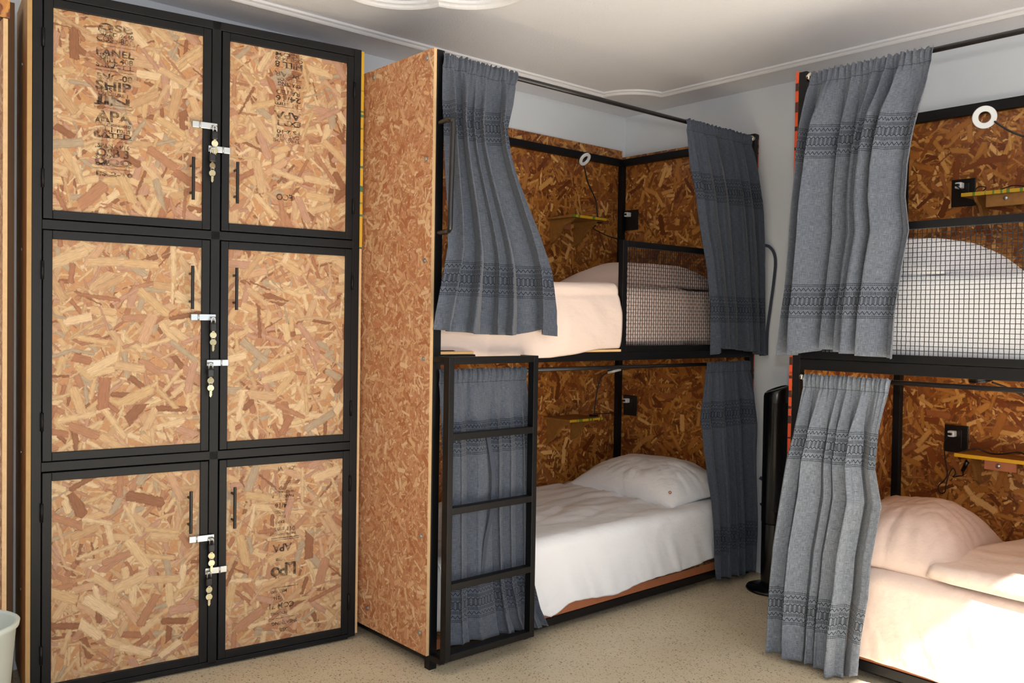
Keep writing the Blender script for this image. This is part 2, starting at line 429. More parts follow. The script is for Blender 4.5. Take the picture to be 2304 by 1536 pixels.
B('back_panel', [((-W+.028, D-.01, .03), (-.028, D, 2.13))], M_SIDEWOOD, lock, uv=True)
B('base_board', [((-W+.03, .032, .012), (-.03, D-.01, .026))], M_DARKWOOD, lock)
B('top_board', [((-W+.028, .03, 2.142), (-.028, D-.01, 2.156))], M_SIDEWOOD, lock)
for z0, z1, side, mt in ((.03, 2.16, -1, M_TANEDGE),):
    B('side_panel', [((-W-.013, -.002, z0), (-W, -.001+.0, z1))], mt, lock)
    B('side_panel', [((-W-.013, .0, z0), (-W, D+.02, z1))], M_SIDEWOOD, lock)
B('side_panel', [((0, 0.002, 1.44), (.012, D, 2.155))], M_YELLOW, lock)
B('side_panel', [((0, 0.002, .02), (.010, D, 1.438))], M_EDGE, lock)
# screws in left side
for z in (.32, .75, 1.38, 1.95): T('screw', [[(-W-.013, .13, z), (-W-.016, .13, z)]], .005, M_ZINC, lock, n=8)
DX = [(-1.028, -.536), (-.500, -.030)]
DZ = [(.025, .6995), (.7345, 1.4335), (1.4685, 2.127)]
names = {(0, 2): 'top left', (1, 2): 'top right', (0, 1): 'middle left', (1, 1): 'middle right', (0, 0): 'bottom left', (1, 0): 'bottom right'}
def key_mesh(bm, z, flip=1, tw=0.0):
    """key: round bow at z, blade going down (flip=1) or up (flip=-1), facing -y"""
    n = 20; ca, sa = cos(tw), sin(tw)
    def P(x, y, zz): return (x*ca - y*sa, x*sa + y*ca, zz)
    def prism(pl):
        a = [bm.verts.new(P(x, -.0012, zz)) for x, zz in pl]; b = [bm.verts.new(P(x, .0012, zz)) for x, zz in pl]
        bm.faces.new(a); bm.faces.new(b[::-1])
        for i in range(len(pl)): bm.faces.new((a[i-1], b[i-1], b[i], a[i]))
    prism([(.0105*cos(2*pi*k/n), z + .0105*sin(2*pi*k/n)) for k in range(n)])
    pl = [(-.0035, -.007), (.0035, -.007), (.0045, -.014), (.0035, -.018), (.0045, -.022), (.003, -.027), (0, -.031), (-.0035, -.027)]
    prism([(x, z + flip*zz) for x, zz in pl])
kproto = None
for ci in (0, 1):
    for ri in (2, 1, 0):
        x0, x1 = DX[ci]; z0, z1 = DZ[ri]
        f = .029 if ci == 0 else .028
        dr = B('door', [((x0, -.004, z0), (x0+f-.003, .024, z1)), ((x1-f+.003, -.004, z0), (x1, .024, z1)), ((x0+f-.003, -.004, z0), (x1-f+.003, .024, z0+.026)), ((x0+f-.003, -.004, z1-.026), (x1-f+.003, .024, z1))], M_STEEL, lock, bevel=.0015)
        dr['label'] = names[(ci, ri)] + ' locker door'
        hz = x0 + (x0 < -1 and 0)
        B('panel', [((x0+f-.006, .004, z0+.022), (x1-f+.006, .014, z1-.022))], M_DOOR, dr, uv=True, bevel=0)
        # bar handle
        hx = -.598 if ci == 0 else -.455
        ha, hb = {2: (1.559, 1.697), 1: (1.204, 1.345), 0: (.470, .609)}[ri]
        bm = bmesh.new(); tube(bm, [(hx, -.030, ha), (hx, -.030, hb)], .0052, 12)
        for z in (ha+.025, hb-.025): tube(bm, [(hx, -.030, z), (hx, .006, z)], .0042, 10)
        link('handle', bm, M_TUBE, dr, smooth=False)
        # hinges
        hxx = x0-.001 if ci == 0 else x1+.001
        for z in (z0+.12, z1-.12): T('hinge', [[(hxx, -.006, z-.028), (hxx, -.006, z+.028)]], .0048, M_STEEL, dr, n=10)
        # hasp plate, crossing from panel to frame
        if ci == 0: hz_ = {2: 1.808, 1: 1.178, 0: .444}[ri]; a, b, st = -.598, -.517, -.529
        else: hz_ = {2: 1.734, 1: 1.027, 0: .332}[ri]; a, b, st = -.546, -.474, -.536
        bm = bmesh.new()
        box(bm, (a, -.012, hz_-.0105), (b, -.009, hz_+.0105))
        hs = link('hasp', bm, M_ZINC, dr, bevel=.004)
        hj = (a+.024) if ci == 0 else (b-.024)
        B('hasp_leaf', [((a if ci == 0 else hj, -.009, hz_-.0105), (hj if ci == 0 else b, -.005, hz_+.0105))], M_ZINC, hs)
        T('hasp_knuckle', [[(hj, -.0125, hz_-.011), (hj, -.0125, hz_+.011)]], .0028, M_ZINC, hs)
        T('hasp_staple', [[(st-.007, 0, hz_), (st-.007, -.021, hz_), (st+.007, -.021, hz_), (st+.007, 0, hz_)]], .0024, M_ZINC, hs, n=8)
        # padlock: own thing, hangs from the staple
        p = empty('padlock', lock.matrix_basis @ Vector((0, 0, 0)))
        mw = Matrix.Translation(lock.location) @ Matrix.Rotation(KZ, 4, 'Z')
        drop = {(0, 2): 0, (1, 2): 0, (0, 1): 0, (1, 1): 0, (0, 0): 0, (1, 0): 0}[(ci, ri)]
        p.location = mw @ Vector((st, -.024, hz_ - .009)); p.rotation_euler = (0, 0, KZ + random.uniform(-.15, .15))
        T('shackle', [[(-.006, 0, -.012), (-.006, 0, .004), (-.003, 0, .0085), (.003, 0, .0085), (.006, 0, .004), (.006, 0, -.012)]], .0022, M_ZINC, p, n=8)
        bm = bmesh.new(); box(bm, (-.0105, -.0065, -.036), (.0105, .0065, -.011)); link('body', bm, M_LOCK, p, bevel=.003)
        bm = bmesh.new(); key_mesh(bm, -.049, -1, random.uniform(-.4, .4)); k1 = link('key', bm, M_BRASS, p)
        T('key_ring', [[(.0055*cos(a_), -.001, -.060+.0055*sin(a_)) for a_ in [i*2*pi/12 for i in range(13)]]], .0008, M_ZINC, p, n=6)
        bm = bmesh.new(); key_mesh(bm, -.073, 1, random.uniform(-.5, .5)); k2 = link('key', bm, M_BRASS, p)
        tag(p, 'small black padlock with two keys hanging from the hasp of the %s locker door' % names[(ci, ri)], 'padlock', 'padlocks on the locker doors')
        # mill stamps
        items = None
        if (ci, ri) == (0, 2):
            items = []; rr = random.Random(3)
            xc = -.825; z = 2.085
            for s, sz in (('OSB', .030), ('SIZED 2440', .017), ('COS 0800', .022), ('__', 0), ('PANEL', .030), ('MILL 408', .022), ('STRUCT 1', .017), ('__', 0), ('ENC-08', .026), ('SHIP', .040), ('EXPOSURE 1', .016), ('JIN', .030), ('__', 0), ('APA', .046), ('THE ENGINEERED', .0105), ('11.1 mm', .022), ('RATED', .020), ('__', 0), ('SPAN 24/16', .017), ('OSB 3', .036), ('000', .026), ('__', 0), ('PS 2-10', .018)):
                if s == '__': items.append(('__line', xc-.055, z, xc+.055, z+.0022)); z -= .010; items.append(('__line', xc-.055, z, xc+.055, z+.0016)); z -= .008
                else:
                    z -= sz*.42; items.append((s, xc + rr.uniform(-.004, .004), z, sz, 0.0, rr.uniform(.085, .11))); items.append((s[::-1], xc - .030 + rr.uniform(-.004, .004), z - sz*.3, sz*.5, .02, .045)); z -= sz*.44
                if z > 1.8: xc -= .0006
        elif (ci, ri) == (1, 2):
            items = []; rr = random.Random(5); xc = -.272; z = 2.098
            for s, sz in (('ECOM', .018), ('OSB 2440', .015), ('MILL 8', .026), ('__', 0), ('POAR', .024), ('SIZED FOR', .015), ('SPACING', .017), ('__', 0), ('RATED', .022), ('24/16', .026), ('11 mm', .02), ('__', 0), ('APA', .034), ('EXP 1', .024), ('__', 0), ('PS 2-10', .018), ('CAT 7/16', .018), ('THIS SIDE', .014)):
                if s == '__': items.append(('__line', xc-.05, z, xc+.05, z+.0018)); z -= .012
                else:
                    z -= sz*.42; items.append((s, xc + rr.uniform(-.004, .004), z, sz, pi, rr.uniform(.08, .1))); z -= sz*.48
            items.append(('ECO', xc-.01, 1.60, .03, pi))
        elif (ci, ri) == (1, 0):
            items = []; xc = -.268
            for s, z, sz, dx in (('VI', .655, .02, -.02), ('CE', .655, .018, .02), ('SPACED', .585, .013, 0), ('STRUCTURAL 1', .572, .011, 0), ('PANEL', .556, .014, .01), ('A', .558, .016, -.045), ('24/16', .525, .024, -.01), ('SIZED', .502, .014, -.02), ('PS 2-10', .485, .014, -.02), ('EXP 1', .467, .014, -.02), ('011 mm', .440, .022, 0), ('THE ENGINEERED', .423, .010, 0), ('APA', .376, .036, -.01), ('LP', .300, .062, .012), ('OSB', .335, .014, -.02), ('MILL 480', .222, .015, -.02), ('07216', .200, .017, -.02), ('COM 71', .172, .026, -.012), ('SIDEWALL', .145, .013, -.02), ('SHEATHING', .110, .017, 0), ('OSB', .085, .018, 0)):
                items.append((s, xc+dx, z, sz, pi))
            items += [('__line', xc-.05, .606, xc+.05, .608), ('__line', xc-.05, .600, xc+.05, .6015), ('__line', xc-.05, .541, xc+.05, .5425), ('__line', xc-.05, .408, xc+.05, .411), ('__line', xc-.05, .402, xc+.05, .4045), ('__line', xc-.045, .234, xc+.05, .2365), ('__line', xc-.05, .126, xc+.05, .128)]
            # round mill logo beside the letters
            bmL = None
        if items:
            bm = text_mesh(items)
            if (ci, ri) == (1, 0):
                n = 24; c0 = (xc-.034, .292)
                o_ = [bm.verts.new((c0[0]+.017*cos(2*pi*k/n), 0, c0[1]+.017*sin(2*pi*k/n))) for k in range(n)]
                i_ = [bm.verts.new((c0[0]+.004+.007*cos(2*pi*k/n), 0, c0[1]+.007*sin(2*pi*k/n))) for k in range(n)]
                for k in range(n): bm.faces.new((o_[k], o_[(k+1) % n], i_[(k+1) % n], i_[k]))
            for v in bm.verts: v.co.y = .0036
            st_ = link('mill_stamp', bm, M_INK, dr)
            st_['label'] = 'faded dark printed mill stamp'

# ------------------------------------------------------------------ bunk beds
def osb_board(name, a, b, parent, thin, face=M_INNER, edge=M_EDGE, outer=None):
    """board whose large faces show strands and whose narrow faces show raw edge; thin = axis index"""
    bm = bmesh.new(); box(bm, a, b); bm.normal_update()
    mats = [face, edge] + ([outer] if outer else [])
    for f in bm.faces:
        n = f.normal
        if abs(n[thin]) < .5: f.material_index = 1
        elif outer and n[thin] < 0: f.material_index = 2
    o = link(name, bm, face, None, uv=True, mats=mats)
    return inv(o, parent)
def Bw(name, boxes, mat, parent, bevel=.0015, **kw): return inv(B(name, boxes, mat, None, bevel, **kw), parent)
def Tw(name, paths, r, mat, parent, n=12, **kw): return inv(T(name, paths, r, mat, None, n, **kw), parent)

ZT = 2.08
def wire_grid(name, parent, P, u0, u1, z0, z1, pitch, r=.0013):
    """woven wire; P(u, w, z) maps along-bed, out, up to world"""
    bm = bmesh.new(); nu = int((u1-u0)/pitch); nz = int((z1-z0)/pitch); am = .0013
    du = (u1-u0)/nu; dz = (z1-z0)/nz
    for i in range(1, nu):
        u = u0 + i*du; pts = [(u, 0, z0)] + [(u, am*(1 if (i+j) % 2 else -1), z0+j*dz) for j in range(1, nz)] + [(u, 0, z1)]
        tube(bm, [P(*p) for p in pts], r, 4, False)
    for j in range(1, nz):
        z = z0 + j*dz; pts = [(u0, 0, z)] + [(u0+i*du, am*(-1 if (i+j) % 2 else 1), z) for i in range(1, nu)] + [(u1, 0, z)]
        tube(bm, [P(*p) for p in pts], r, 4, False)
    return link(name, bm, M_TUBE, parent)

# ---- first bunk: along the left wall, x -1.913..-.029, y -.869..0
b1 = empty('bunk_bed', (-.97, -.44, 0))
tag(b1, 'two-deck black steel and strand board bunk bed beside the lockers, with the ladder', 'bunk bed', 'bunk beds')
XL, XR, YF = -1.913, -.041, -.869
osb_board('end_panel', (XL-.012, YF+.004, .05), (XL, -.004, 2.083), b1, 0, M_INNER, M_EDGE, M_SIDE)['label'] = 'pale fine-flaked outer end panel'
osb_board('end_panel', (XR, YF+.004, .06), (XR+.012, -.004, 2.08), b1, 0, M_INNER, M_ORANGE)
osb_board('back_panel', (XL, -.016, .09), (XR, -.004, 2.115), b1, 1)
for x in (XL, XR-.03):
    Bw('post', [((x, YF, 0), (x+.03, YF+.03, ZT))], M_STEEL, b1)
    Bw('post', [((x, -.046, 0), (x+.03, -.016, 2.062))], M_STEEL, b1)
Bw('top_rail', [((XL+.03, -.046, 2.027), (XR-.03, -.016, 2.062))], M_STEEL, b1)
for x in (XL, XR-.03): Bw('top_rail', [((x, YF+.03, 2.027), (x+.03, -.046, 2.062))], M_STEEL, b1)
Bw('platform_beam', [((XL+.03, YF, 1.030), (XR-.03, YF+.03, 1.064)), ((XL+.03, -.046, 1.03), (XR-.03, -.016, 1.064)), ((XL, YF+.03, 1.03), (XL+.03, -.046, 1.064)), ((XR-.03, YF+.03, 1.03), (XR, -.046, 1.064))], M_STEEL, b1)
Bw('platform_board', [((XL+.002, YF+.002, 1.065), (-.976, -.018, 1.075)), ((-.976, YF+.04, 1.065), (XR-.002, -.018, 1.075))], M_PLY, b1)
Bw('base_rail', [((XL+.03, YF, .030), (XR-.03, YF+.03, .060)), ((XL+.03, -.046, .03), (XR-.03, -.016, .06)), ((XL, YF+.03, .03), (XL+.03, -.046, .06)), ((XR-.03, YF+.03, .03), (XR, -.046, .06))], M_STEEL, b1)
osb_board('base_board', (XL+.031, YF+.006, .061), (XR-.031, -.05, .095), b1, 2, M_INNER, M_BRK)
g = Bw('guard_frame', [((-.976, YF, 1.064), (-.951, YF+.025, 1.516)), ((-.951, YF, 1.064), (XR-.03, YF+.025, 1.089)), ((-.951, YF, 1.491), (XR-.03, YF+.025, 1.516))], M_STEEL, b1)
m_ = wire_grid('wire_mesh', None, lambda u, w_, z: (u, YF+.013+w_, z), -.951, XR-.03, 1.089, 1.491, .0144)
m_.parent = g
lad = Bw('ladder', [((-1.912, -.955, .05), (-1.890, -.925, 1.060)), ((-1.535, -.955, .05), (-1.513, -.925, 1.060))], M_STEEL, b1)
for z0, z1 in ((.05, .073), (.285, .308), (.538, .561), (.784, .807), (1.037, 1.060)):
    rg = B('rung', [((-1.890, -.955, z0), (-1.535, -.925, z1))], M_STEEL, None); rg.parent = lad
for x in (-1.912, -1.535):
    rg = B('hook', [((x, -.925, 1.040), (x+.022, YF-.0, 1.060))], M_STEEL, None); rg.parent = lad
    rg = B('hook', [((x, -.925, .034), (x+.022, YF, .054))], M_STEEL, None); rg.parent = lad
Tw('grab_handle', [smoothpts([(-1.90, YF+.0, 1.838), (-1.915, -.93, 1.836), (-1.925, -.962, 1.828), (-1.920, -.968, 1.815), (-1.922, -.968, 1.70), (-1.926, -.968, 1.55), (-1.926, -.968, 1.49), (-1.924, -.96, 1.475), (-1.91, -.93, 1.472), (-1.90, YF, 1.472)], 6)], .0085, M_TUBE, b1)
# bolts on outer end panel
for y, z in ((YF+.04, 2.055), (-.50, 2.055), (YF+.04, 1.72), (YF+.04, 1.38), (YF+.04, 1.05), (YF+.04, .45), (YF+.04, .12), (-.5, .12)):
    bm = bmesh.new(); tube(bm, [(XL-.011, y, z), (XL-.0145, y, z), (XL-.0145, y, z), (XL-.0185, y, z)], [.0085, .0085, .005, .0045], 12)
    inv(link('bolt', bm, M_ZINC, None), b1)

# ---- second bunk: along the right wall, y -1.535..-3.42, x -.823..0
b2 = empty('bunk_bed', (-.41, -2.48, 0))
tag(b2, 'two-deck black steel and strand board bunk bed at the right, with long wire guard', 'bunk bed', 'bunk beds')
XF, YL, YE = -.823, -1.547, -3.42
osb_board('end_panel', (XF-.001, YL, .05), (-.004, YL+.012, 2.083), b2, 1, M_INNER, M_ORANGE, None)
osb_board('end_panel', (XF-.001, YE-.012, .05), (-.004, YE, 2.083), b2, 1, M_INNER, M_EDGE, M_SIDE)
osb_board('back_panel', (-.016, YE, .09), (-.004, YL, 2.052), b2, 0)
for y in (YL, YE+.03):
    Bw('post', [((XF, y-.03, 0), (XF+.03, y, ZT))], M_STEEL, b2)
    Bw('post', [((-.046, y-.03, 0), (-.016, y, 2.055))], M_STEEL, b2)
Bw('top_rail', [((-.046, YE+.03, 2.015), (-.016, YL-.03, 2.055))], M_STEEL, b2)
for y in (YL, YE+.03): Bw('top_rail', [((XF+.03, y-.03, 2.02), (-.046, y, 2.055))], M_STEEL, b2)
def ringbeam(z0, z1): return [((XF, YE+.03, z0), (XF+.03, YL-.03, z1)), ((-.046, YE+.03, z0), (-.016, YL-.03, z1)), ((XF+.03, YL-.03, z0), (-.046, YL, z1)), ((XF+.03, YE, z0), (-.046, YE+.03, z1))]
Bw('platform_beam', ringbeam(1.026, 1.064), M_STEEL, b2)
Bw('platform_board', [((XF+.03, YE+.002, 1.065), (-.018, YL-.002, 1.075))], M_PLY, b2)
Bw('base_rail', ringbeam(.028, .060), M_STEEL, b2)
osb_board('base_board', (XF+.006, YE+.031, .061), (-.05, YL-.031, .095), b2, 2, M_INNER, M_BRK)
g = Bw('guard_frame', [((XF, YE+.03, 1.066), (XF+.025, YL-.03, 1.091)), ((XF, YE+.03, 1.497), (XF+.025, YL-.03, 1.522)), ((XF, -2.86, 1.091), (XF+.025, -2.835, 1.497))], M_STEEL, b2)
m_ = wire_grid('wire_mesh', None, lambda u, w_, z: (XF+.013+w_, u, z), -2.835, YL-.03, 1.091, 1.497, .0147)
m_.parent = g

# mill stamp on the inside of bunk 2 end panel, low deck
bm = text_mesh([('11 mm', -.30, .93, .05, pi/2*0), ('OSB', -.30, .86, .06, 0), ('MILL 408', -.30, .76, .04, 0), ('24/16', -.30, .70, .05, 0), ('__line', -.38, .665, -.20, .668), ('EXP 1', -.30, .62, .06, 0), ('2440', -.30, .55, .05, 0)])
for v in bm.verts: v.co.y = YL-.0008
inv(link('mill_stamp', bm, M_INK, None), b2)

# ---- curtain rods (lift-off round bars in chrome cups)
def rod(a, b, r, label):
    a, b = Vector(a), Vector(b); d = (b-a).normalized(); e = empty('curtain_rod', (a+b)/2)
    Tw('bar', [[a, b]], r, M_TUBE, e, 14)
    for p, s in ((a, 1), (b, -1)): Tw('socket', [[p-d*.002*s, p+d*.012*s]], r+.006, M_CHROME, e, 18)
    return tag(e, label, 'curtain rod', 'curtain rods')
rod((XL+.03, -.856, 2.056), (XR-.03, -.856, 2.056), .009, 'black curtain rod across the top front of the bunk bed beside the lockers')
rod((XL+.03, -.858, 1.002), (XR-.03, -.858, 1.002), .008, 'black curtain rod below the upper deck of the bunk bed beside the lockers')
rod((-.810, YL-.03, 2.060), (-.810, YE+.03, 2.060), .009, 'black curtain rod across the top front of the right-hand bunk bed')
rod((-.812, YL-.03, 1.000), (-.812, YE+.03, 1.000), .008, 'black curtain rod below the upper deck of the right-hand bunk bed')

# ------------------------------------------------------------------ curtains
def curtain(name, P, label, zrod, left, right, bottom, bands, base, nf, seed, amp=.022, out=((0, 0), (.08, .02), (.3, .04), (1, .045)), wcloth=None, nc=260, nrw=80, lean=0, clampu=None):
    """P(s, n, z): along rod, outwards, up. left/right: (z, s) outline tables; bottom: (t, z) hem table"""
    rnd = random.Random(seed); ph = [rnd.uniform(0, 6.28) for _ in range(8)]
    bm = bmesh.new(); lay = bm.loops.layers.uv.verify()
    wtop = interp(right, zrod) - interp(left, zrod)
    wc = wcloth or max(interp(right, z_) - interp(left, z_) for z_ in (zrod, zrod-.3, zrod-.6, zrod-.9))*1.9
    lefts = sorted(left); rights = sorted(right)
    grid = []; uvs = {}; acs = []
    for r_ in range(nrw+1):
        v = r_/nrw; row = []; arcp = []
        for c in range(nc+1):
            t = c/nc
            zb = interp(bottom, t); z = zrod+.012 + (zb - zrod-.012)*v
            sl = interp(lefts, z); sr = interp(rights, z)
            # irregular fold phase, folds drift a little down the drop
            tw = t + .05*sin(2*pi*t*1.3+ph[0]) + .024*sin(2*pi*t*3.1+ph[1]) + .010*sin(2.2*v+ph[2]+4*t)
            f = 2*pi*nf*tw
            hd = math.exp(-((z-zrod)/.035)**2)         # ruffled rod pocket
            below = min(1, max(0, (zrod-.02-z)/.16))
            loc = .55 + .45*sin(2*pi*t*1.7+ph[3]) * cos(1.5*v+ph[4])
            a = amp*(.25+1.0*loc)*(.35+.65*below)*(1+.25*v)
            fold = 1.15*sin(f) + .30*sin(2*f+ph[5]) + .16*sin(3*f+ph[6]+2*v)
            n = a*fold
            ruf = .0042*sin(2*pi*nf*3.3*t+ph[6]) + .0028*sin(2*pi*nf*5.7*t+ph[7])
            n = n*(1-.75*hd) + ruf*(hd+.35*(1-below))
            s = sl + (sr-sl)*t + (a*.46*sin(2*f+1.0)*below)*min(1, 8*t, 8*(1-t)) 
            n += interp(out, v)
            # pocket wraps the rod, stitched line under it
            n += .011*hd - .004*math.exp(-((z-(zrod-.034))/.008)**2)
            if r_ == 0: z += .0025*sin(2*pi*nf*3.3*t+ph[6]+1) + .002*sin(2*pi*nf*6.1*t)
            n += .006*noise.noise(Vector((s*5, z*3.5, seed)))*(.3+below)
            if v > .96: n += .003*sin(f*1.5)
            lo_ = -.001 + interp(out, v)*.3; qq = (n-lo_)/.006; n = lo_ + .006*(qq if qq > 12 else math.log1p(math.exp(qq)))
            if clampu: s = min(s, clampu)
            row.append(bm.verts.new(P(s, n, z))); uvs[row[-1]] = zrod - z; arcp.append((s, n))
        ac = [0.0]
        for q0, q1 in zip(arcp, arcp[1:]): ac.append(ac[-1] + math.hypot(q1[0]-q0[0], q1[1]-q0[1]))
        acs.append(ac); grid.append(row)
    wc = sum(a_[-1] for a_ in acs[10:])/len(acs[10:])
    for row, ac in zip(grid, acs):
        for vv, a_ in zip(row, ac): uvs[vv] = (a_/ac[-1]*wc, uvs[vv])
    for r_ in range(nrw):
        for c in range(nc):
            fc = bm.faces.new((grid[r_][c], grid[r_+1][c], grid[r_+1][c+1], grid[r_][c+1])); fc.smooth = True
            for l in fc.loops: l[lay].uv = uvs[l.vert]
    o = link(name, bm, curtain_mat('chambray_'+str(seed), bands, base=base))
    so = o.modifiers.new('thickness', 'SOLIDIFY'); so.thickness = .0012; so.offset = 0
    o.data.shade_smooth()
    return tag(o, label, 'curtain', 'woven bunk curtains')
P1 = lambda s, n, z: (s, -.866-n, z)
P1b = lambda s, n, z: (s, -.864-n, z)
P2 = lambda s, n, z: (-.820-n, -s, z)
BASE = (82, 87, 96)
c1 = curtain('curtain', P1, 'blue-grey woven curtain bunched at the upper left of the bunk beside the lockers', 2.056,
    [(2.08, -1.897), (1.9, -1.910), (1.7, -1.910), (1.53, -1.903), (1.42, -1.91), (1.30, -1.94), (1.15, -1.975), (1.0, -1.98)],
    [(2.08, -1.56), (1.95, -1.585), (1.857, -1.615), (1.77, -1.605), (1.69, -1.575), (1.6, -1.53), (1.49, -1.475), (1.36, -1.42), (1.22, -1.400), (1.0, -1.402)],
    [(0, 1.150), (.15, 1.145), (.3, 1.137), (.55, 1.132), (.72, 1.135), (.80, 1.155), (.9, 1.135), (1, 1.128)], [.152, .680], BASE, 5.3, 11, .031, ((0, 0), (.06, .012), (.3, .035), (.7, .064), (1, .076)), 1.15)
c2 = curtain('curtain', P1, 'blue-grey curtain at upper right of the ladder bunk, its tie hanging loose', 2.050,
    [(2.07, -.60), (1.84, -.572), (1.66, -.528), (1.43, -.464), (1.25, -.427), (1.06, -.419), (.9, -.42)],
    [(2.07, -.105), (1.86, -.075), (1.7, -.045), (1.54, -.035), (1.3, -.03), (1.05, -.02)],
    [(0, 1.045), (.12, 1.075), (.45, 1.068), (.7, 1.060), (1, 1.035)], [.215, .745], (74, 80, 91), 5.5, 23, .024, clampu=-.012)  # same cloth as the others, base darkened to carry the corner's shade
c3 = curtain('curtain', P1b, 'long blue-grey curtain hanging behind the black ladder on the lower deck', 1.002,
    [(1.02, -1.896), (.7, -1.896), (.3, -1.896), (.05, -1.896)], [(1.02, -1.495), (.75, -1.497), (.25, -1.474), (.12, -1.43), (.04, -1.385)],
    [(0, .070), (.2, .074), (.5, .066), (.8, .060), (.9, .050), (1, .046)], [.168, .738], BASE, 5.6, 31, .019, ((0, 0), (.08, .012), (.3, .028), (1, .032)), .95)
c4 = curtain('curtain', P1b, 'blue-grey curtain at lower right of the ladder bunk, near the tower fan', 1.000,
    [(1.02, -.415), (.9, -.455), (.77, -.496), (.63, -.478), (.4, -.42), (.2, -.39), (.03, -.382)],
    [(1.02, -.085), (.85, -.045), (.7, -.03), (.4, -.02), (.0, -.018)],
    [(0, .042), (.25, .036), (.4, .030), (.6, .028), (1, .026)], [.165, .735], (74, 80, 91), 5.0, 47, .022, clampu=-.012)  # same cloth again, the dimmer light is put into its darker base
c5 = curtain('curtain', P2, 'blue-grey woven curtain at the top left of the right-hand bunk, over the wire guard', 2.056,
    [(2.08, 1.60), (1.9, 1.597), (1.7, 1.588), (1.54, 1.577), (1.30, 1.560), (1.2, 1.548), (1.07, 1.540)],
    [(2.08, 2.025), (1.95, 2.012), (1.81, 1.983), (1.7, 1.966), (1.6, 1.962), (1.49, 1.978), (1.38, 1.958), (1.23, 1.938), (1.05, 1.932)],
    [(0, 1.074), (.25, 1.084), (.33, 1.105), (.55, 1.097), (.7, 1.090), (1, 1.078)], [.192, .735], (94, 99, 108), 6.2, 59, .034, ((0, 0), (.08, .02), (.3, .045), (1, .05)))  # same cloth, base lightened to carry the brighter light here
c6 = curtain('curtain', P2, 'blue-grey curtain on the lower deck of the right-hand bunk, hem near the floor', 1.000,
    [(1.02, 1.605), (.8, 1.595), (.6, 1.566), (.4, 1.538), (.27, 1.530), (.0, 1.528)],
    [(1.02, 1.912), (.84, 1.890), (.72, 1.896), (.605, 1.922), (.5, 1.905), (.417, 1.892), (.3, 1.888), (.16, 1.868), (.04, 1.860)],
    [(0, .022), (.3, .018), (.45, .020), (.6, .016), (.82, .006), (.86, .022), (1, .038)], [.170, .745], (116, 122, 131), 5.6, 71, .022, ((0, 0), (.08, .02), (.3, .060), (1, .074)))  # lightest copy of the same cloth, stronger light put into its base colour
# cloth ties hanging from curtains
def strap(parent, pts, wd, nrm):
    bm = bmesh.new(); P_ = smoothpts(pts, 8); nrm = Vector(nrm); prev = None
    for i, p in enumerate(P_):
        d = (P_[min(i+1, len(P_)-1)]-P_[max(i-1, 0)]).normalized(); s = d.cross(nrm).normalized()*wd/2
        ring = [bm.verts.new(p+s+nrm*.001), bm.verts.new(p-s+nrm*.001), bm.verts.new(p-s-nrm*.001), bm.verts.new(p+s-nrm*.001)]
        if prev:
            for k in range(4): bm.faces.new((prev[k], prev[(k+1) % 4], ring[(k+1) % 4], ring[k]))
        prev = ring
    o = link('tie_strap', bm, M_STRAP); o.parent = parent; return o
M_STRAP = simple('chambray_strap', (62, 68, 82), .95, var=.3, vscale=80)
strap(c2, [(-.045, -.915, 1.555), (-.026, -.930, 1.55), (-.016, -.950, 1.52), (-.014, -.958, 1.47), (-.016, -.952, 1.38), (-.018, -.938, 1.26), (-.018, -.925, 1.15), (-.018, -.925, 1.04)], .014, (-.6, -.8, 0))
strap(c3, [(-1.702, -.906, .78), (-1.690, -.914, .70), (-1.680, -.913, .62), (-1.690, -.914, .5), (-1.712, -.915, .42), (-1.722, -.914, .33), (-1.728, -.912, .28)], .016, (0, -1, 0))
strap(c4, [(-.022, -.905, .46), (-.016, -.94, .44), (-.014, -.96, .40), (-.016, -.94, .35), (-.02, -.91, .33)], .016, (-.6, -.8, 0))

